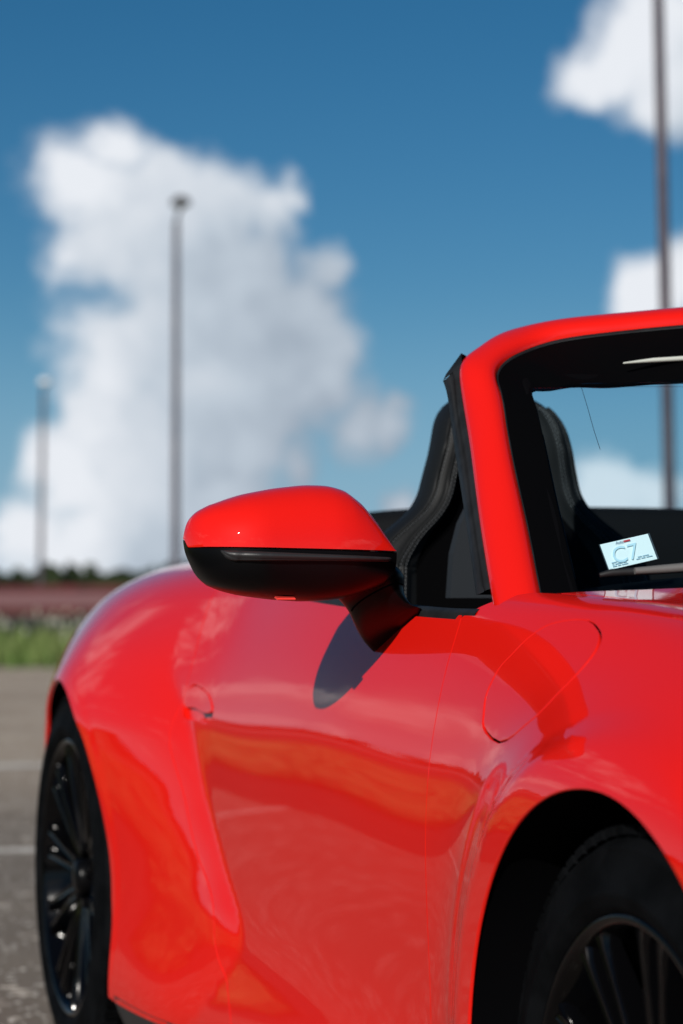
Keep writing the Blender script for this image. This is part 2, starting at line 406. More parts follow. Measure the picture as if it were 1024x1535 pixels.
# door shut lines, in (x, z) on the flank
GF = [(-.622,.215),(-.622,.30),(-.620,.372),(-.618,.574),(-.617,.70),(-.618,.748),(-.625,.815),(-.640,.873),(-.650,.895)]
GR = [(-1.955,.903),(-1.89,.842),(-1.860,.805),(-1.848,.768),(-1.852,.71),(-1.846,.654),(-1.773,.570),(-1.679,.466),(-1.60,.405),(-1.547,.313),(-1.47,.249),(-1.44,.215)]
gf = catmull(side(GF), 60); gr = catmull(side(GR), 90)
VB = 6.35                       # v of the door's top edge
gf = np.vstack([gf, [[-.66, VB]]]); gr = np.vstack([[[-1.965, VB+.35]], gr])
bot = side([(x, .215) for x in np.linspace(-1.435, -.627, 30)])
top = np.array([(x, v) for x, v in zip(np.linspace(-.66, -1.965, 40), np.linspace(VB, VB+.35, 40))])
def shift(loop, d):              # move a curve sideways in the meshing plane
    p = np.array(loop)*[1, VS]; tg = np.gradient(p, axis=0); tg /= np.linalg.norm(tg, axis=1, keepdims=True)+1e-12
    return (p+np.stack([tg[:, 1], -tg[:, 0]], 1)*d)/[1, VS]
G = .0013
door_loop = np.vstack([shift(gf, -G), top[1:-1], shift(gr, -G), bot[1:-1]])
# handle recess
HANDLE = catmull([(-1.815,.752),(-1.77,.748),(-1.722,.738),(-1.690,.724),(-1.676,.706),(-1.69,.694),(-1.75,.690),(-1.80,.690),(-1.835,.70),(-1.845,.73),(-1.815,.752)], 44)[:-1]
hloop = side(HANDLE)
door = panel('door', door_loop, RED, car, holes=[hloop], step=.011, hole_depth=.0075)
# handle: cup and grip
cup = panel('handle_cup', shift(hloop, 0), RED, door, step=.011, lift=-.007)
gx = [(-1.838,.738),(-1.80,.747),(-1.745,.741),(-1.705,.730),(-1.684,.712),(-1.70,.708),(-1.75,.709),(-1.80,.713),(-1.838,.718)]
grip = panel('door_handle', side(catmull(gx+gx[:1], 40)[:-1]), RED, door, step=.008, lift=.002, depth=.010)
dk = panel('handle_gap', side(catmull([(-1.745,.7065),(-1.72,.7055),(-1.695,.7055),(-1.70,.7015),(-1.72,.7005),(-1.745,.7015),(-1.745,.7065)], 30)[:-1]), mat('handle_slot', (.03,.035,.05), .3), door, step=.008, lift=-.006)

# front fender with wheel arch and filler flap
VH = 7.35
fa = arc(FA, -14, 191, 90)
fend_loop = np.vstack([
    side([(x, .20) for x in np.linspace(-.617, -.40, 8)]),
    side(fa[::-1]),
    side([(x, .25) for x in np.linspace(.40, .86, 8)]),
    np.array([(.87, v) for v in np.linspace(1.0, VH, 30)])[1:],
    np.array([(x, VH) for x in np.linspace(.85, -.50, 50)]),
    np.array([(x, v) for x, v in zip(np.linspace(-.52, -.645, 12), np.linspace(VH, VB+.02, 12))]),
    shift(gf, G)[::-1][1:]])
FLAP_XV = [(-0.46,4.78),(-0.466,5.01),(-0.461,5.21),(-0.451,5.43),(-0.432,5.63),(-0.413,5.88),(-0.384,6.17),(-0.344,6.35),(-0.305,6.42),(-0.269,6.32),(-0.236,6.12),(-0.219,5.93),(-0.212,5.69),(-0.22,5.36),(-0.244,5.01),(-0.272,4.74),(-0.305,4.57),(-0.327,4.47),(-0.378,4.38),(-0.425,4.46),(-0.455,4.67)]
flap = catmull(FLAP_XV+FLAP_XV[:1], 70)[:-1]
front = panel('front_fender', fend_loop, RED, car, holes=[flap], step=.010, depth=.004)
fc = flap.mean(0); flap_in = fc+(flap-fc)*(1-.0042/.09)
panel('fuel_flap', flap_in, RED, front, step=.010, depth=.004)
hood_loop = np.vstack([np.array([(x, VH+.04) for x in np.linspace(.85, -.47, 50)]), np.array([(x, v) for x, v in zip(np.linspace(-.46, -.30, 14), np.linspace(VH+.06, VMAX-.001, 14))]),
                       np.array([(x, VMAX-.001) for x in np.linspace(-.28, .85, 40)])])
hood = panel('hood', hood_loop, RED, car, step=.02)

# rear fender
ra = [(x+(.045*((.36-z)/.18) if (x > RA[0] and z < .36) else 0), z) for x, z in arc(RA, 197, -27, 100)]
VR = 7.9
rear_loop = np.vstack([
    shift(gr, G),
    side([(x, .18) for x in np.linspace(-1.47, -2.0, 14)]),
    side(ra[::-1]),
    side([(x, .26) for x in np.linspace(-2.90, -3.25, 8)]),
    np.array([(-3.27, v) for v in np.linspace(1.2, VR, 30)]),
    np.array([(x, VR) for x in np.linspace(-3.25, -1.97, 50)]),
    np.array([(x, v) for x, v in zip(np.linspace(-1.97, -1.975, 10), np.linspace(VR-.1, VB+.4, 10))])])
rearf = panel('rear_fender', rear_loop, RED, car, step=.013, depth=.008)
sill_loop = np.vstack([np.array([(x, 0.02) for x in np.linspace(-2.02, -.42, 40)]), side([(-.42,.185),(-.42,.196)]), side([(x, .196) for x in np.linspace(-.42, -2.03, 60)])])
panel('side_sill', side([(x, .208) for x in np.linspace(-1.46, -.63, 20)]).tolist() + [(-.63, .05)] + [(-2.0, .05)] + side([(-2.03, .192), (-1.52, .192)]).tolist(), BLK_SATIN, car, step=.02)
# black inner shell behind the panels, cut round the wheels
def shell(x0, x1, v0, v1, nx, nv, off):
    xs = np.linspace(x0, x1, nx); vv = np.linspace(v0, v1, nv); v = []; f = []
    XX, VV = np.meshgrid(xs, vv, indexing='ij'); p = S(XX.ravel(), VV.ravel()); n = SN(XX.ravel(), VV.ravel()); q = p-n*off
    for i in range(nx-1):
        for j in range(nv-1):
            ids = (i*nv+j, (i+1)*nv+j, (i+1)*nv+j+1, i*nv+j+1)
            c = q[list(ids)].mean(0)
            if any(math.hypot(c[0]-a[0], c[2]-a[1]) < a[2]+.03 for a in (FA, RA)): continue
            f.append(ids)
    return mesh_pd('body_shell', q, f)
obj('body_shell', shell(-3.2, .8, .1, 6.3, 160, 40, .0135), BLK_IN, car, smooth=True)
for nm, A_, dpt in (('wheel_arch_liner', FA, .32), ('wheel_arch_liner', RA, .36)):
    rows = []
    aa = np.linspace(rad(-28), rad(208), 48); ax_ = A_[0]+(A_[2]+.002)*np.cos(aa); az_ = A_[1]+(A_[2]+.002)*np.sin(aa)
    pe = S(ax_, v_of_z(ax_, np.maximum(az_, .16))); rows.append([(x, y+.005, z) for x, y, z in zip(ax_, pe[:, 1], az_)])
    for yy, rr in ((-.80, A_[2]+.015), (-.86+dpt, A_[2]+.01)):
        rows.append([(A_[0]+rr*math.cos(a), yy, A_[1]+rr*math.sin(a)) for a in np.linspace(rad(-28), rad(208), 48)])
    rows.append([(A_[0], -.86+dpt, A_[1])]*48)
    loft(nm, rows, BLK_IN, car)
bm = bmesh.new(); bm_box(bm, (-1.2, 0, .15), (4.0, 1.3, .04)); obj('floor_pan', bm, BLK_IN, car)
# rubber along the door top and the cabin behind it
xs = np.linspace(-.60, -1.97, 50); vb = np.interp(xs, [-1.97, -.60], [VB+.33, VB-.02])
pb = S(xs, vb)
loft('window_seal', [[p+np.array([0, dy, dz]) for p in pb] for dy, dz in ((.004,-.006),(.003,.008),(.009,.014),(.030,.013),(.034,-.05))], BLK_RUB, door)
loft('door_lining', [[p+np.array([0, dy, dz]) for p in pb] for dy, dz in ((.034,-.004),(.060,-.03),(.075,-.25),(.05,-.60))], BLK_IN, door)

# ------------------------------------------------------------------ windscreen surround
OUT = [(-0.55,-0.786,0.872),(-0.6,-0.7741,0.9125),(-0.74,-0.7383,1.0278),(-0.84,-0.7106,1.1095),(-0.935,-0.6874,1.1929),(-0.97,-0.6732,1.231),(-1.0,-0.6365,1.2548),(-1.02,-0.6063,1.2721),(-1.04,-0.5673,1.286),(-1.03,-0.5202,1.2972),(-1.01,-0.4614,1.3049),(-0.99,-0.407,1.3095),(-0.96,-0.3318,1.3166),(-.93,-.16,1.325),(-.92,0,1.328)]
INN = [(-0.49,-0.745,0.872),(-0.55,-0.7299,0.9173),(-0.66,-0.702,1.003),(-0.735,-0.6857,1.0642),(-0.82,-0.6661,1.1363),(-0.885,-0.6491,1.1899),(-0.925,-0.6354,1.2215),(-0.945,-0.6164,1.2389),(-0.965,-0.582,1.256),(-0.975,-0.5389,1.2717),(-0.955,-0.4854,1.2819),(-0.935,-0.432,1.2883),(-0.905,-0.3584,1.2953),(-.875,-.18,1.303),(-.865,0,1.306)]
FRT = [(-0.48,-.698,.885),(-0.53,-0.6876,0.9211),(-0.61,-.669,.984),(-0.69,-0.6496,1.0435),(-0.765,-0.6315,1.1066),(-0.83,-0.6162,1.1589),(-0.86,-0.6088,1.1815),(-0.877,-0.5996,1.1915),(-0.88,-0.5826,1.1921),(-0.87,-0.5528,1.1967),(-0.855,-0.5071,1.1967),(-0.84,-0.4533,1.2006),(-0.82,-0.3998,1.2031),(-.79,-.2,1.207),(-.78,0,1.208)]
NF = 110
def along(pts, n=NF):
    p = catmull(pts, 500); s = np.r_[0, np.cumsum(np.linalg.norm(np.diff(p, axis=0), axis=1))]/1.0
    q = np.linspace(0, s[-1], n); return np.stack([np.interp(q, s, p[:, k]) for k in range(3)], 1)
o3, i3, f3 = along(OUT), along(INN), along(FRT)
def mirror_y(r): return np.vstack([r, (r[::-1]*[1,-1,1])[1:]])
mid = (o3+i3)/2
d_ = i3-o3; tg = np.gradient(o3, axis=0); nrm = np.cross(tg, d_); nrm /= np.linalg.norm(nrm, axis=1, keepdims=True)
camdir = np.array([.9, -.3, .2]); nrm *= np.sign((nrm*camdir).sum(1))[:, None]
def prof(rows):                              # rows of (fraction from outer to inner, lift along the normal)
    return [mirror_y(o3+d_*a+nrm*b) for a, b in rows]
loft('windscreen_frame', prof([(.03,-.030),(.0,-.012),(.02,-.001),(.08,.005),(.2,.009),(.35,.011),(.5,.0115),(.65,.011),(.8,.009),(.92,.005),(.985,-.001),(1.0,-.010)]), RED, car)
gd = f3-i3
loft('windscreen_trim', [mirror_y(i3+nrm*-.010), mirror_y(i3+gd*.02+nrm*-.004), mirror_y(i3+gd*.05-nrm*.006)], BLK_RUB, car)
loft('windscreen_border', [mirror_y(i3+gd*.04-nrm*.0065), mirror_y(i3+gd*.55-nrm*.004), mirror_y(f3-nrm*.004)], mat('black_glass_frit', (.001,.001,.0012), .6, 0, .03), car)
tube('pillar_trim_edge', [p-nrm[0]*.012+np.array([-.004, .0, 0]) for p in f3[8:40]], .0011, GREYTRIM, car, 6)
# inner lining of the surround
loft('header_lining', [mirror_y(f3-nrm*.006), mirror_y(f3+np.array([-.03,0,.016])), mirror_y((o3+i3)/2-nrm*.05+np.array([-.05,.0,-.012])), mirror_y(o3+d_*.05-nrm*.035)], BLK_IN, car)
# glass sheet from side to side, bowed forward in the middle
rowsg = []
for p in f3[:-6]:
    y0 = -p[1]; rowsg.append([(p[0]+.10*(1-(y/y0)**2)*min(1, y0/.5), y, p[2]+.004*(1-(y/y0)**2)) for y in np.linspace(-y0, y0, 25)])
loft('windscreen', rowsg, GLASS, car)
# sun visor, the glint on its edge put in as a pale bar, and the hairline on the glass
bm = bmesh.new(); bm_box(bm, (-.955, -.27, 1.252), (.014, .30, .05), Matrix.Rotation(rad(3), 3, 'X') @ Matrix.Rotation(rad(24), 3, 'Y'), .005); vis = obj('sun_visor', bm, BLK_IN, car)
tube('visor_glint', [(-.853,-.475,1.2268),(-.853,-.43,1.2322),(-.853,-.38,1.2363),(-.853,-.25,1.246)], [.0012,.0032,.0036,.0038], GLINT, vis, 8)
tube('glass_crack', catmull([(-.846,-.5424,1.1935),(-.80,-.552,1.158),(-.755,-.563,1.126),(-.716,-.571,1.0971)], 14), .00035, BLK_IN, car, 5)
# side seal of the pillar
SEAL = [(-0.625,-0.782,0.905),(-0.77,-0.7429,1.0156),(-0.86,-0.7195,1.0832),(-0.94,-0.7005,1.1612),(-0.97,-0.6953,1.1955),(-0.985,-0.6938,1.2071),(-1.0,-0.6802,1.2173),(-1.01,-0.6582,1.234)]
se = np.array(SEAL); k_ = [0,1,2,3]
sl = np.vstack([catmull(SEAL[:6], 40)]); oo = catmull(OUT[1:6], 40)
loft('pillar_seal', [oo+np.array([-.022,.035,0]), oo+np.array([.0,.003,0]), oo+(sl-oo)*.12+np.array([.002,0,0]), oo+(sl-oo)*.42+np.array([.001,0,0]), oo+(sl-oo)*.5+np.array([.006,0,0]), oo+(sl-oo)*.9+np.array([.006,0,0]), sl, sl+np.array([-.012,.012,0]), sl+np.array([-.02,.05,0])], BLK_RUB, car)
tip = np.array([SEAL[5], SEAL[6], SEAL[7]])
loft('seal_end', [[sl[-1], oo[-1]+np.array([.001,.002,0])], [sl[-1]+np.array([-.004,.006,.010]), oo[-1]+np.array([-.012,.006,.016])], [sl[-1]+np.array([-.02,.03,.008]), oo[-1]+np.array([-.03,.03,.010])]], BLK_RUB, car)

# ------------------------------------------------------------------ door mirror
MIR = [(1.1165,.9765,.9745),(1.1155,.9835,.9681),(1.1137,.9921,.9578),(1.1102,1.0007,.9509),(1.1005,1.0111,.9312),(1.088,1.0182,.9192),(1.0702,1.0253,.9106),(1.0399,1.0351,.9037),(.9958,1.0435,.8985),(.9513,1.0485,.8958),(.9156,1.0481,.8975),(.8936,1.0413,.9001),(.8751,1.0284,.9045),(.8575,1.0092,.9098),(.8389,.982,.9151),(.8305,.9627,.9221)]
mw = np.array([m[0] for m in MIR]); 
def mint(k, q): return np.interp(-q, -mw, [m[k] for m in MIR])
qs = np.concatenate([1.1165-.03*(np.linspace(0, 1, 18)**2), np.linspace(1.083, .90, 30), np.linspace(.896, .8305, 24)])
def smooth_arr(a, n=3):
    for _ in range(n): a[1:-1] = (a[:-2]+2*a[1:-1]+a[2:])/4
    return a
zt = smooth_arr(mint(1, qs)); zb = smooth_arr(mint(2, qs)); zs = .9622+(qs-.96)*.016
zs = np.clip(zs, zb+.002, zt-.0005)
tt = np.clip((1.1165-qs)/.10, 0, 1); dm = .092*np.sqrt(1-(1-tt)**2)
dm = dm*(1-.30*np.clip((.93-qs)/.10, 0, 1)**1.8)
MX = -.805
def msec(i, up, n=22, shrink=1.0):
    out = []
    zz = zt[i] if up else zb[i]; h = zz-zs[i]; w = qs[i]
    for f in np.linspace(0, math.pi/2, n):
        out.append((MX+dm[i]*shrink*math.cos(f)**(.78 if up else .7), -w, zs[i]+h*math.sin(f)**(.86 if up else .8)))
    out.append((MX-.02*min(1, tt[i]*1.2), -w, zz-h*.02)); out.append((MX-.045*min(1, tt[i]*1.2), -w, zz-h*.14))
    return out
mirror = loft('side_mirror', [msec(i, False, shrink=.955) for i in range(len(qs))], BLK_GLOSS, car)
cap = [[(msec(i, True)[0][0]-.008*min(1, tt[i]*2), -qs[i], zs[i]+.001)] + [(p[0], p[1], max(p[2], zs[i]+.0016)) for p in msec(i, True)] for i in range(len(qs))]
mcap = loft('mirror_cap', cap, RED, mirror, auto=60)
loft('mirror_inner_end', [[p for p in cap[-1]], [(-.83, -.834, .955)]*len(cap[-1])], RED, mirror)
loft('mirror_housing_end', [msec(len(qs)-1, False, shrink=.955), [(-.83, -.838, .93)]*24], BLK_GLOSS, mirror)
# moulded ridge with its grained top (the indicator strip)
rx = np.linspace(1.083, .845, 46); rows = []
for w in rx:
    i = int(np.argmin(abs(qs-w))); u = (1.083-w)/(1.083-.845); th = .0135*(1-.6*u)*min(1, (u*14)**.5+.12)
    xf = MX+dm[i]*.955; zz = .9600+(w-.96)*.016-.0008-.004*u
    rows.append([(xf-.010, -w, zz+.0005), (xf+.006, -w, zz), (xf+.0105, -w, zz-th*.25), (xf+.0105, -w, zz-th*.62), (xf+.007, -w, zz-th*.70), (xf+.0078, -w, zz-th*.86), (xf+.001, -w, zz-th), (xf-.012, -w, zz-th*1.2)])
loft('indicator_strip', rows, BLK_SATIN, mirror, cap=True)
bm = bmesh.new(); gv = [bm.verts.new((MX-.038*min(1, tt[i]*1.2), -qs[i], z)) for i in range(4, len(qs), 3) for z in (zb[i]+.006, zt[i]-.006)]
for a in range(0, len(gv)-2, 2): bm.faces.new((gv[a], gv[a+1], gv[a+3], gv[a+2]))
obj('mirror_glass', bm, CHROME, mirror)
for o in [mirror] + list(mirror.children):      # the inner end sits a little further out
    for v in o.data.vertices:
        w = -v.co.y
        if w < 1.1165: v.co.y = -(w+.016*((1.1165-w)/.286)**1.4)
bm = bmesh.new(); bm_box(bm, (-.752, -.995, .9005), (.012, .026, .003), Matrix.Rotation(rad(12), 3, 'Y'), .001); obj('courtesy_lamp', bm, mat('red_lens', (.7,.05,.04), .2, .5), mirror)
ARM = [((-.80,-.935,.952),(-.80,-.845,.9585)),((-.80,-.925,.920),(-.80,-.836,.948)),((-.802,-.911,.904),(-.80,-.8165,.927)),((-.825,-.889,.888),(-.80,-.817,.914)),((-.858,-.865,.862),(-.803,-.8085,.893)),((-.890,-.838,.840),(-.806,-.798,.8835)),((-.911,-.814,.828),(-.806,-.786,.878))]
AL = catmull([a for a, b in ARM], 26); AR = catmull([b for a, b in ARM], 26); rows = []
for k, (a, b) in enumerate(zip(AL, AR)):
    u = k/25; c = (a+b)/2; h = (b-a)/2; dep = np.array([.040*(1-u)+.050*u, -.014-.010*u, .004+.02*u])
    rows.append([c-h*np.sign(math.cos(f))*abs(math.cos(f))**.8+dep*(np.sign(math.sin(f))*abs(math.sin(f))**.8)*(.9 if math.sin(f) > 0 else 1.2) for f in np.linspace(0, 2*math.pi, 29)[:-1]])
loft('mirror_arm', rows, BLK_GLOSS, mirror, closed=True, cap=True, auto=60)
r15 = np.array(rows[13]); c15 = r15.mean(0)
tube('arm_joint', list(c15+(r15-c15)*1.004)[2:14], .0012, BLK_IN, mirror, 6)

# ------------------------------------------------------------------ cabin
dash = [[(x, y, z-.05*(abs(y)/.7)**4) for y in np.linspace(-.68, .68, 21)] for x, z in ((-.40,.905),(-.55,.925),(-.75,.936),(-.92,.925),(-.98,.88),(-.95,.70),(-.90,.45))]
loft('dashboard', dash, BLK_IN, car)
deck = []
for x, z, wd in ((-1.93,.45,.60),(-1.94,.98,.60),(-1.945,1.045,.57),(-1.96,1.064,.56),(-2.05,1.072,.56),(-2.4,1.06,.54),(-2.75,1.0,.50)):
    deck.append([(x-.12*(abs(y)/.6)**3, y, z-.035*(abs(y)/wd)**4) for y in np.linspace(-wd, wd, 33)])
loft('soft_top_cover', deck, mat('black_canvas', (.003,.0034,.0042), .8, 0, .12), car)
bm = bmesh.new(); bm_box(bm, (-1.3, 0, .42), (1.4, 1.2, .04)); obj('cabin_floor', bm, BLK_IN, car)
loft('rear_side_lining', [[(x, -.715+.0*(x), .895+.06*((-1.0-x)/1.0 if x < -1.0 else 0)) for x in np.linspace(-1.5, -2.1, 12)], [(x, -.66, .9) for x in np.linspace(-1.5, -2.1, 12)], [(x, -.62, .5) for x in np.linspace(-1.5, -2.1, 12)]], BLK_IN, car)
def hw(z): return np.interp(z, [.45,.55,.75,.88,.95,.985,1.0,1.018,1.035,1.061,1.109,1.15,1.175,1.195,1.213,1.226,1.236,1.240], [.24,.25,.255,.255,.240,.215,.198,.172,.150,.131,.119,.109,.102,.092,.076,.054,.028,.006])
SZ = np.concatenate([np.linspace(.45, .95, 9), np.linspace(.965, 1.19, 26), [1.2,1.21,1.218,1.225,1.231,1.236,1.240]])
hwz = smooth_arr(np.array([hw(z) for z in SZ]), 2)
def seat_x(z): return -1.34-.24*(z-.95)+.03*np.exp(-((z-1.16)/.07)**2)
prof_s = [(-.55,-.115),(-.88,-.10),(-.985,-.065),(-1.0,-.035),(-.975,-.008),(-.90,.006),(-.80,.008),(-.72,-.002),(-.64,-.022),(-.4,-.032),(0,-.036)]
prof_s = prof_s + [(-a, b) for a, b in prof_s[::-1][1:]]
def make_seat():
    rows = []
    for z, h in zip(SZ, hwz):
        k = min(1, h/.09); rows.append([(seat_x(z)+b*k-.04*(1-k), a*h, z) for a, b in prof_s])
    seat = loft('seat', rows, LEATHER, car, closed=True, cap=True)
    rows = [[(seat_x(z)+b*min(1, h/.09)-.04*(1-min(1, h/.09))+.0015, a*h, z) for a, b in prof_s[8:13]] for z, h in list(zip(SZ, hwz))[:38]]
    loft('seat_insert', rows, ALCANT, seat)
    for sgn in (-1, 1):
        for fr_, dx in ((.955,.001),(.815,.0085),(.775,.0075)):
            zz = np.linspace(.90, 1.205, 90)
            pts = []
            for z in zz:
                h = float(np.interp(z, SZ, hwz)); k = min(1, h/.09); pts.append((seat_x(z)+dx*k-.04*(1-k)+.0006, sgn*fr_*h, z))
            tube('piping', pts, .0028, LEATHER, seat, 6)
            # stitches along the seam
            bm = bmesh.new(); P3 = np.array(pts); s = np.r_[0, np.cumsum(np.linalg.norm(np.diff(P3, axis=0), axis=1))]
            for q in np.arange(0, s[-1], .0065):
                c = np.array([np.interp(q, s, P3[:, j]) for j in range(3)]); c2 = np.array([np.interp(q+.0042, s, P3[:, j]) for j in range(3)])
                dv = Vector(c2-c); 
                if dv.length < 1e-5: continue
                bm_box(bm, Vector((c+c2)/2)+Vector((.0020,-sgn*.0045,0)), (.0012, .0012, dv.length), dv.to_track_quat('Z', 'Y').to_matrix())
            obj('stitching', bm, STITCH, seat, kind='stuff')
    bm = bmesh.new(); bm_box(bm, (-1.12, 0, .55), (.52, .48, .14), None, .05); obj('seat_cushion', bm, LEATHER, seat, smooth=True)
    return seat
seat = make_seat(); seat.location = (0, -.447, 0)
s2 = seat.copy(); COL.objects.link(s2); s2.location = (0, .40, 0)
for ch in list(seat.children):
    c = ch.copy(); COL.objects.link(c); c.parent = s2
Q = [(-1.1,-.648,.90),(-1.1,-.643,.965),(-1.1,-.631,1.009),(-1.1,-.617,1.036),(-1.1,-.55,1.03),(-1.1,-.55,.90)]
loft('side_trim_panel', [[(x+(.02 if j == 0 else 0), y, z) for x, y, z in Q] for j in range(2)], GREYTRIM, car, closed=True, cap=True, smooth=False)

# cowl, wiper
loft('scuttle_panel', [[(x0, y, z0-.02*(abs(y)/.68)**3) for y in np.linspace(-.67, .67, 25)] for x0, z0 in ((-.30,.915),(-.40,.918),(-.47,.915),(-.53,.916))], BLK_SATIN, car)
wip = tube('wiper', [(-.44,-.694,.9285),(-.437,-.68,.9315),(-.433,-.64,.9335),(-.425,-.58,.9375),(-.40,-.40,.947)], [.0030,.0048,.0052,.0055,.0055], BLK_RUB, car, 10)
tube('wiper_arm', [(-.425,-.655,.9335),(-.421,-.62,.936),(-.413,-.58,.939),(-.385,-.40,.949)], [.0042,.0052,.0058,.006], mat('worn_grey_metal', (.10,.098,.095), .5), wip, 8)

# ------------------------------------------------------------------ wheels
def make_wheel(R, rr, W, y0, cx, cz, spin):
    prof_rim = [(rr+.004, .004),(rr+.006, .0),(rr-.004,-.0025),(rr-.010,.004),(rr-.013,.014),(rr-.022,.03),(rr-.030,.06),(rr-.034,.14),(rr-.028,W-.02),(rr+.002,W-.01)]
    wheel = obj('wheel', lathe_mesh(prof_rim, 96), RIM, car, smooth=True); wheel.location = (cx, y0+.010, cz); wheel.rotation_euler = (0, rad(spin), 0)
    s = R-rr
    prof_t = [(rr-.002,.006),(rr+.006,-.004),(rr+.012,-.0085),(rr+.018,-.009),(rr+.020,-.0105),(rr+.026,-.0105),(rr+.028,-.009),(rr+s*.55,-.006),(rr+s*.78,.002),(rr+s*.80,.001),(rr+s*.83,.003),(R-.010,.012),(R-.004,.020),(R-.001,.032),(R,W*.5),(R-.001,W-.032),(R-.010,W-.010),(rr+s*.5,W+.005),(rr,W-.01)]
    obj('tyre', lathe_mesh(prof_t, 120), TYRE, wheel, smooth=True)
    bm = bmesh.new()
    for k in range(76):                       # tread blocks
        a = 2*math.pi*k/76
        for yy, wd, sk in ((.026,.030,.0),(.062,.028,.012),(.098,.030,.02),(W-.098,.030,.02),(W-.062,.028,.012),(W-.026,.030,0)):
            an = a+sk; bm_box(bm, (math.cos(an)*(R+.0005), yy, math.sin(an)*(R+.0005)), (.010, wd, 2*math.pi*R/76*.72), Matrix.Rotation(-an, 3, 'Y'))
    obj('tyre_tread', bm, TYRE, wheel, kind='stuff')
    rows = []
    for r, hw_, yo, th in ((.052,.016,.034,.05),(.09,.0085,.026,.045),(.14,.0068,.018,.034),(.19,.0062,.012,.026),(rr-.026,.0075,.007,.020),(rr-.010,.013,.006,.016)):
        rows.append([(r, yo+th, -hw_*1.25), (r, yo+.006, -hw_*1.1), (r, yo, -hw_*.75), (r, yo+.0015, -hw_*.2), (r, yo+.0015, hw_*.2), (r, yo, hw_*.75), (r, yo+.006, hw_*1.1), (r, yo+th, hw_*1.25)])
    sp0 = loft('spoke', rows, RIM, wheel, auto=35)
    for k in range(20):
        o = sp0 if k == 0 else sp0.copy()
        if k: COL.objects.link(o); o.parent = wheel
        o.rotation_euler = (0, 2*math.pi*(k//2)/10+(.2 if k % 2 else 0), 0)
    cp = obj('centre_cap', lathe_mesh([(0,.010),(.018,.011),(.028,.014),(.033,.020),(.034,.04)], 32), BLK_GLOSS, wheel, smooth=True)
    nb = bmesh.new(); bmesh.ops.create_cone(nb, cap_ends=True, segments=6, radius1=.011, radius2=.009, depth=.016, matrix=Matrix.Rotation(rad(90), 4, 'X'))
    n0 = obj('wheel_bolt', nb, BLK_GLOSS, wheel)
    for k in range(5):
        o = n0 if k == 0 else n0.copy()
        if k: COL.objects.link(o); o.parent = wheel
        a = 2*math.pi*k/5+.3; o.location = (.056*math.cos(a), .030, .056*math.sin(a))
    obj('brake_disc', lathe_mesh([(.06,.085),(.115,.085),(.12,.080),(.187,.080),(.187,.11),(.06,.11)], 64), STEEL, wheel, smooth=False)
    cal = []
    for a in np.linspace(rad(140), rad(215), 12): cal.append([(r*math.cos(a), y, r*math.sin(a)) for r, y in ((.125,.066),(.13,.058),(.19,.058),(.198,.066),(.198,.12),(.125,.12))])
    obj_c = loft('brake_caliper', cal, BLK_SATIN, wheel, closed=True, cap=True, auto=40)
    return wheel
wf = make_wheel(.338, .252, .245, -.866, 0.0, .330, 20)
wr = make_wheel(.355, .266, .305, -.943, -2.455, .355, 5)

# the other flank: the same panels mirrored across the centre line
def mirrored(o, par):
    c = o.copy(); COL.objects.link(c); c.parent = par
    return c
for o in [door, front, rearf, hood, wf, wr, mirror] + [x for x in car.children if x.name.startswith(('body_shell', 'wheel_arch_liner', 'rear_side_lining', 'pillar_seal', 'side_sill'))]:
    c = mirrored(o, car); c.scale = (1, -1, 1); c.location = (o.location.x, -o.location.y, o.location.z)
    c.rotation_euler = o.rotation_euler
    for ch in list(o.children):
        k = ch.copy(); COL.objects.link(k); k.parent = c

# ------------------------------------------------------------------ permit card behind the glass
def text_mesh(s, size, m, name, parent, M, shear=0, depth=.00012):
    cu = bpy.data.curves.new('t', 'FONT'); cu.body = s; cu.size = size; cu.align_x = 'LEFT'; cu.shear = shear; cu.extrude = .00004; cu.resolution_u = 4
    to = bpy.data.objects.new('t', cu); COL.objects.link(to); dg = bpy.context.evaluated_depsgraph_get()
    me = bpy.data.meshes.new_from_object(to.evaluated_get(dg)); bpy.data.objects.remove(to)
    me.materials.clear(); me.materials.append(m)
    o = bpy.data.objects.new(name, me); COL.objects.link(o); o.parent = parent; o.matrix_local = M; return o
c0, c1, c2, c3 = [np.array(p) for p in ((-.626,-.6183,.9677),(-.624,-.5492,.9827),(-.612,-.5362,.9501),(-.612,-.6064,.9361))]
ux = Vector(c1-c0); wd = ux.length; ux.normalize(); uz = Vector(c0-c3); uz = (uz-ux*uz.dot(ux)); hgt = uz.length; uz.normalize(); un = ux.cross(uz)
M0 = Matrix((ux, uz, un)).transposed().to_4x4(); M0.translation = Vector(c3)+Vector((0,0,0))
CARD = mat('white_card', (.86,.85,.82), .4, .1); SLV = mat('plastic_sleeve', (.06,.07,.08), .25, .4)
bm = bmesh.new(); bm_box(bm, (wd/2, hgt/2, 0), (wd, hgt, .0006), None, .0002)
for v in bm.verts: v.co = v.co + Vector((0, 0, .0022*math.sin(v.co.x/wd*math.pi)))
card = obj('permit_card', bm, CARD); card.matrix_world = M0
tag(card, 'small white permit card with pale blue C7 print propped behind the windscreen', 'card')
bm = bmesh.new(); bm_box(bm, (wd*.992, hgt/2, .0005), (wd*.032, hgt*1.01, .0012)); obj('sleeve_edge', bm, SLV, card)
bm = bmesh.new(); bm_box(bm, (wd*.006, hgt/2, .0005), (wd*.016, hgt*1.01, .0012)); obj('sleeve_edge', bm, SLV, card)
BLU = mat('pale_blue_ink', (.56,.71,.77), .5); NAV = mat('navy_ink', (.06,.12,.22), .5); RDI = mat('red_ink', (.60,.05,.06), .5)
text_mesh('C7', hgt*.86, BLU, 'card_print', card, Matrix.Translation((wd*.13, hgt*.17, .0024)), .1)
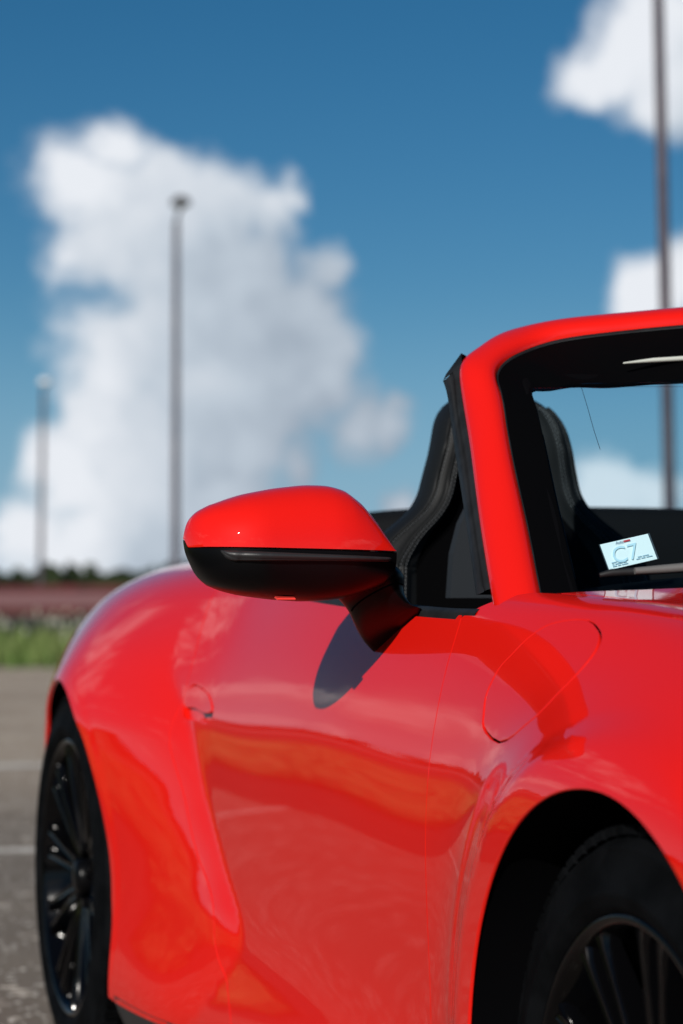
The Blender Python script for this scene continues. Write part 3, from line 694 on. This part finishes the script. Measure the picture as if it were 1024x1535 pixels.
text_mesh('Auto', hgt*.15, NAV, 'card_print', card, Matrix.Translation((wd*.30, hgt*.86, .0024)), .2)
bm = bmesh.new(); bm_box(bm, (wd*.53, hgt*.905, .0022), (wd*.13, hgt*.06, .0003)); obj('card_print', bm, RDI, card)   # illegible red part of the heading
bm = bmesh.new()
for ln, (y_, segs) in enumerate(((.20, ((.10,.20),(.22,.34),(.36,.42))), (.13, ((.10,.14),(.16,.30),(.32,.38))), (.06, ((.10,.18),(.20,.26),(.28,.40))), (.20, ((.62,.70),(.72,.84))), (.13, ((.58,.66),(.68,.76),(.78,.9))))):
    for a, b in segs: bm_box(bm, (wd*(a+b)/2, hgt*(y_+.02), .0021), (wd*(b-a), hgt*.022, .0003))
obj('card_print', bm, mat('blue_grey_ink', (.25,.42,.52), .5), card)

# ------------------------------------------------------------------ ground
CX, CY = 2.25, -1.88; DV = Vector((-.95240, .30486, 0)); RV = Vector((.30486, .95240, 0))
def at(D, lat, z=0.0):
    p = Vector((CX, CY, 0)) + DV*D + RV*lat; return Vector((p.x, p.y, z))
def sheet(name, pts, m, z, kind='structure'):
    bm = bmesh.new(); bm.faces.new([bm.verts.new((p.x, p.y, z)) for p in pts]); o = obj(name, bm, m, kind=kind)
    bm = bmesh.new(); bm.from_mesh(o.data); bmesh.ops.recalc_face_normals(bm, faces=bm.faces)
    for f in bm.faces:
        if f.normal.z < 0: f.normal_flip()
    bm.to_mesh(o.data); bm.free(); return o
FIELD = mat('field_soil_and_grass', (.07,.085,.03), .95, 0, .1); add_noise_color(FIELD, (.055,.075,.022), (.13,.13,.06), .35, 6)
sheet('field', [Vector((1800*math.cos(a), 1800*math.sin(a), 0)) for a in np.linspace(0, 2*math.pi, 65)[:-1]], FIELD, -.05)
ASPH = mat('worn_asphalt', (.2,.18,.15), .85, 0, .3)
t = ASPH.node_tree; tc = node(t, 'ShaderNodeTexCoord'); ob = tc.outputs['Object']
def mixc(fac, a, b):
    n = node(t, 'ShaderNodeMix', data_type='RGBA'); t.links.new(fac, n.inputs[0])
    for s_, v_ in ((6, a), (7, b)):
        if isinstance(v_, tuple): n.inputs[s_].default_value = (*v_, 1)
        else: t.links.new(v_, n.inputs[s_])
    return n.outputs[2]
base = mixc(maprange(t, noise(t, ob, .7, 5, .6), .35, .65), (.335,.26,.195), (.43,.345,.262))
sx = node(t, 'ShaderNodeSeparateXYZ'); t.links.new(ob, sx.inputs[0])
far_sheen = maprange(t, mth(t, 'ADD', sx.outputs[0], mth(t, 'MULTIPLY_ADD', noise(t, ob, .35, 4), 5.0, -2.5)), -5.5, -12.0)  # paler with distance: grazing sheen put into the asphalt colour
base = mixc(far_sheen, mixc(maprange(t, noise(t, ob, .9, 5, .6), .35, .65), (.15,.122,.097), (.20,.165,.13)), base)
base = mixc(mth(t, 'MULTIPLY', maprange(t, noise(t, ob, 45, 3, .7), .4, .62), .6), base, (.13,.106,.083))
vo = node(t, 'ShaderNodeTexVoronoi'); vo.inputs['Scale'].default_value = 48; t.links.new(ob, vo.inputs['Vector'])
sepc = node(t, 'ShaderNodeSeparateColor'); t.links.new(vo.outputs['Color'], sepc.inputs[0])
peb = mth(t, 'MULTIPLY', maprange(t, vo.outputs['Distance'], .42, .30), mth(t, 'GREATER_THAN', sepc.outputs[0], .78))
base = mixc(peb, base, (.75,.70,.63))
v2 = node(t, 'ShaderNodeTexVoronoi'); v2.inputs['Scale'].default_value = 17; t.links.new(ob, v2.inputs['Vector'])
sp2 = node(t, 'ShaderNodeSeparateColor'); t.links.new(v2.outputs['Color'], sp2.inputs[0])
gr2 = mth(t, 'MULTIPLY', mth(t, 'MULTIPLY', maprange(t, v2.outputs['Distance'], .50, .22), mth(t, 'GREATER_THAN', sp2.outputs[0], .62)), maprange(t, noise(t, ob, 1.4, 4, .6), .42, .60))
base = mixc(gr2, base, (.52,.46,.39))      # scattered pale grit
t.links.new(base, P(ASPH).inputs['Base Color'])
b_ = node(t, 'ShaderNodeBump'); b_.inputs['Strength'].default_value = .7; b_.inputs['Distance'].default_value = .006
t.links.new(mth(t, 'ADD', mth(t, 'MULTIPLY', noise(t, ob, 70, 3, .7), .6), peb), b_.inputs['Height']); t.links.new(b_.outputs[0], P(ASPH).inputs['Normal'])
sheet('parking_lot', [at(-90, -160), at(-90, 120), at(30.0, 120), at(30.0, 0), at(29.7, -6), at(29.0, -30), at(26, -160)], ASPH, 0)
DARK = mat('dark_strip_ground', (.03,.028,.027), .8, 0, .3); add_noise_color(DARK, (.022,.021,.02), (.045,.042,.038), 3)
sheet('dark_strip', [Vector((6, -2.55, 0)), Vector((-28.5, -2.3, 0)), Vector((-29.5, -3.25, 0)), Vector((6, -3.3, 0))], DARK, .004)  # dark strip of ground between the lot and the lawn
LAWN = mat('lawn_soil', (.08,.10,.03), .9, 0, .1); add_noise_color(LAWN, (.075,.10,.025), (.16,.16,.06), 1.2, 5)
sheet('lawn', [Vector((30, -3.3, 0)), Vector((-29.5, -3.26, 0)), Vector((-32, -60, 0)), Vector((30, -60, 0))], LAWN, .006)
PAINT = mat('worn_white_paint', (.55,.53,.49), .8); add_noise_color(PAINT, (.44,.40,.35), (.66,.62,.57), 9, 5)
def line(p, q, w):
    d = (q-p).normalized(); n = Vector((-d.y, d.x, 0))*w/2; return [p+n, q+n, q-n, p-n]
sheet('parking_line', line(at(12.3,-5.0), at(13.5,2.5), .26), PAINT, .004)
sheet('parking_line', line(at(8.35,-3.3), at(8.75,0), .14), PAINT, .004)

# grass verge: blades and pale seed heads
def grass(name, n, D0, D1, l0, l1, hmin, hmax, m, seed, edge=0.0):
    r = np.random.default_rng(seed); v = []; f = []
    clump = [(r.uniform(D0, D1), r.uniform(l0, l1), r.uniform(.55, 1.25)) for _ in range(int((l1-l0)*1.3))]
    for k in range(n):
        c = clump[r.integers(len(clump))]
        D, l = (c[0]+r.normal(0, .8), c[1]+r.normal(0, .9)) if r.random() < .7 else (r.uniform(D0, D1), r.uniform(l0, l1))
        D = min(max(D, D0-.4*r.random()), D1)
        if D < (30.0+.1*l if l < 0 else 30.0)+r.normal(0, .12)-.2: continue
        h = r.uniform(hmin, hmax)*c[2]; b = at(D, l, -.05); a = r.uniform(0, 2*math.pi); wdt = r.uniform(.012, .03)
        lean = Vector((r.normal(0, .22), r.normal(0, .22), 0))*h; s = Vector((math.cos(a), math.sin(a), 0))*wdt
        i = len(v); md = b+lean*.35+Vector((0,0,h*.55)); tp = b+lean+Vector((0,0,h))
        v += [b-s, b+s, md+s*.8, md-s*.8, tp]; f += [(i, i+1, i+2, i+3), (i+3, i+2, i+4)]
    o = obj(name, mesh_pd(name, v, f), m, kind='stuff'); return o
GRS = mat('green_grass', (.09,.14,.035), .7, 0, .2); add_noise_color(GRS, (.06,.105,.022), (.15,.185,.06), .8, 4)
SEED = mat('pale_seed_heads', (.42,.42,.33), .8, 0, .1)
g_ = grass('grass_verge', 14000, 29.3, 37, -14, 14, .22, .60, GRS, 3); tag(g_, 'tall green grass along the far edge of the asphalt', 'grass')
def lawn_blades(n, seed):
    r = np.random.default_rng(seed); v = []; f = []
    for k in range(n):
        x = 4-34*r.random()**1.2; y = -3.32-11*r.random()**1.6; h = r.uniform(.06, .26)*(1.5 if r.random() < .12 else 1); a = r.uniform(0, 2*math.pi); s = Vector((math.cos(a), math.sin(a), 0))*r.uniform(.006, .016)
        b = Vector((x, y, 0)); lean = Vector((r.normal(0, .3), r.normal(0, .3), 0))*h; i = len(v); md = b+lean*.35+Vector((0,0,h*.55))
        v += [b-s, b+s, md+s*.8, md-s*.8, b+lean+Vector((0,0,h))]; f += [(i, i+1, i+2, i+3), (i+3, i+2, i+4)]
    return obj('lawn_grass', mesh_pd('lawn_grass', v, f), mat_lawn, kind='stuff')
mat_lawn = mat('sunlit_lawn_grass', (.12,.17,.04), .7, 0, .2); add_noise_color(mat_lawn, (.13,.18,.045), (.26,.26,.09), .7, 4)
tag(lawn_blades(45000, 5), 'lawn of ragged green grass beside the car park', 'grass')
def seedheads(n, seed):
    r = np.random.default_rng(seed); bm_v = []; bm_f = []
    for k in range(n):
        l = r.uniform(-14, 14); D = r.uniform(30.3+(.1*l if l < 0 else 0), 37); c = at(D, l, r.uniform(.30, .66)); s = r.uniform(.014, .04)
        i = len(bm_v)
        for dx, dy, dz in ((1,0,0),(-1,0,0),(0,1,0),(0,-1,0),(0,0,1.4),(0,0,-1.4)): bm_v.append(c+Vector((dx,dy,dz))*s)
        for a, b in ((0,2),(2,1),(1,3),(3,0)): bm_f += [(i+a, i+b, i+4), (i+b, i+a, i+5)]
    return obj('wild_flowers', mesh_pd('wild_flowers', bm_v, bm_f), SEED, kind='stuff')
tag(seedheads(700, 9), 'pale wild flower heads scattered through the grass verge', 'flowers')

# long dark red fence beyond the grass
FRED = mat('dark_red_boards', (.08,.012,.014), .7, 0, .3); add_noise_color(FRED, (.05,.007,.009), (.09,.014,.015), 2, 4)
FPALE = mat('faded_pink_board', (.115,.045,.05), .7); FBLK = mat('dark_fence_base', (.01,.01,.011), .8)
fence = tag(empty('fence', at(60, -20), 0), 'long low dark red fence with a pale board behind the grass', 'fence')
dyaw = math.atan2(RV.y, RV.x)
def fence_box(name, m, l0, l1, z0, z1, d0, d1, par=fence):
    bm = bmesh.new(); bm_box(bm, (0, 0, 0), (l1-l0, d1-d0, z1-z0), None, .008); o = obj(name, bm, m, par)
    o.matrix_local = fence.matrix_world.inverted() @ (Matrix.Translation(at(60+(d0+d1)/2, (l0+l1)/2, (z0+z1)/2)) @ Matrix.Rotation(dyaw, 4, 'Z')); return o
bpy.context.view_layer.update()
for k in range(-12, 6):
    l = k*5.0
    for z0, z1, m in ((.93, 1.10, FRED), (.585, .915, FPALE), (.36, .57, FRED)): fence_box('fence_board', m, l+.03, l+4.97, z0, z1, -.05, .0)
    fence_box('fence_post', FBLK, l-.07, l+.07, -.06, 1.16, .004, .14)
    fence_box('fence_base', FBLK, l+.08, l+4.92, -.06, .34, .02, .06)

# lamp posts
POLE = mat('dark_weathered_steel', (.055,.045,.052), .6, 0, .4); add_noise_color(POLE, (.030,.022,.034), (.065,.05,.06), 1.5, 4)
HEADM = mat('lamp_housing', (.05,.05,.055), .4); HEADL = mat('pale_lamp_housing', (.55,.56,.58), .4); LENS = mat('lamp_lens', (.6,.62,.62), .15, .3)
def lamp(D, lat, H, r0, r1, lean, label, head=True, pale=False):
    hs = 1.5 if pale else 1.25
    o = tag(empty('street_lamp', at(D, lat, 0), dyaw), label, 'street lamp', 'lamp posts round the car park')
    pts = [(lean*H*k/12, 0, H*k/12) for k in range(13)]; tube('lamp_pole', pts, [r0+(r1-r0)*k/12 for k in range(13)], POLE, o, 14)
    bm = bmesh.new(); bm_box(bm, (0, 0, .02), (.4, .4, .04), None, .006); bm_box(bm, (0, 0, .7), (r0*1.4, r0*2.5, .4), None, .01); obj('pole_base', bm, POLE, o)
    if head:
        hx = lean*H
        tube('lamp_arm', catmull([(hx,0,H),(hx+.02,-.05,H+.10),(hx+.10,-.22,H+.24),(hx+.15,-.4,H+.28)], 8), .04, POLE, o, 8)
        rows = []
        for k, (s, w_, hh) in enumerate(((0,.05*hs,.05*hs),(.08,.12*hs,.10*hs),(.28,.17*hs,.14*hs),(.5,.15*hs,.11*hs),(.62,.05*hs,.04*hs))):
            rows.append([(hx+.10+.08*s+w_*math.cos(a), -.35-s*.7, H+.29+hh*math.sin(a)*(1 if math.sin(a) > 0 else .5)) for a in np.linspace(0, 2*math.pi, 13)[:-1]])
        loft('lamp_head', rows, HEADL if pale else HEADM, o, closed=True, cap=True)
        bm = bmesh.new(); bm_box(bm, (hx+.12, -.55, H+.235), (.18, .36, .03), None, .01); obj('lamp_lens', bm, LENS, o)
    return o
lamp(50, -3.40, 8.55, .088, .062, .0, 'tall lamp post rising behind the black door mirror, in front of the big cloud')
lamp(93, -11.5, 8.6, .11, .08, .012, 'shorter-looking far lamp post at the left edge with pale lamp head', pale=True)
lamp(25, 3.40, 11.5, .068, .048, -.018, 'thick near lamp post seen through and above the windscreen, top out of view')

# far woods, all round
def woods():
    r = np.random.default_rng(21); ico = bmesh.new(); bmesh.ops.create_icosphere(ico, subdivisions=1, radius=1)
    bv = np.array([v.co[:] for v in ico.verts]); bf = [tuple(v.index for v in f.verts) for f in ico.faces]; ico.free(); V = []; Fc = []
    def clump(c, s):
        i = len(V); q = bv*(1+r.normal(0, .22, (len(bv), 1)))*s+c
        V.extend(q.tolist()); Fc.extend([tuple(a+i for a in f) for f in bf])
    for a in np.arange(60, 420, .42):
        rr = r.uniform(225, 275); hmul = 1+.5*math.sin(a*.21)+.35*math.sin(a*.73+1)
        h = max(3.3, r.uniform(3.2, 4.6)*(.6+.4*hmul))
        p = np.array([rr*math.cos(rad(a)), rr*math.sin(rad(a)), 0])
        clump(p+[0,0,h*.45], [r.uniform(1.6,2.6), r.uniform(1.6,2.6), h*.55])
        for _ in range(3): clump(p+[r.normal(0,1.6), r.normal(0,1.6), h*r.uniform(.45,.95)], [r.uniform(.6,1.2)]*2+[r.uniform(.6,1.1)])
    m = mat('woods_foliage', (.02,.03,.012), .9, 0, .1); add_noise_color(m, (.006,.010,.005), (.022,.032,.013), .25, 4)
    o = obj('far_woods', mesh_pd('far_woods', V, Fc), m, kind='stuff'); tag(o, 'dark line of far trees along the horizon', 'woods')
woods()
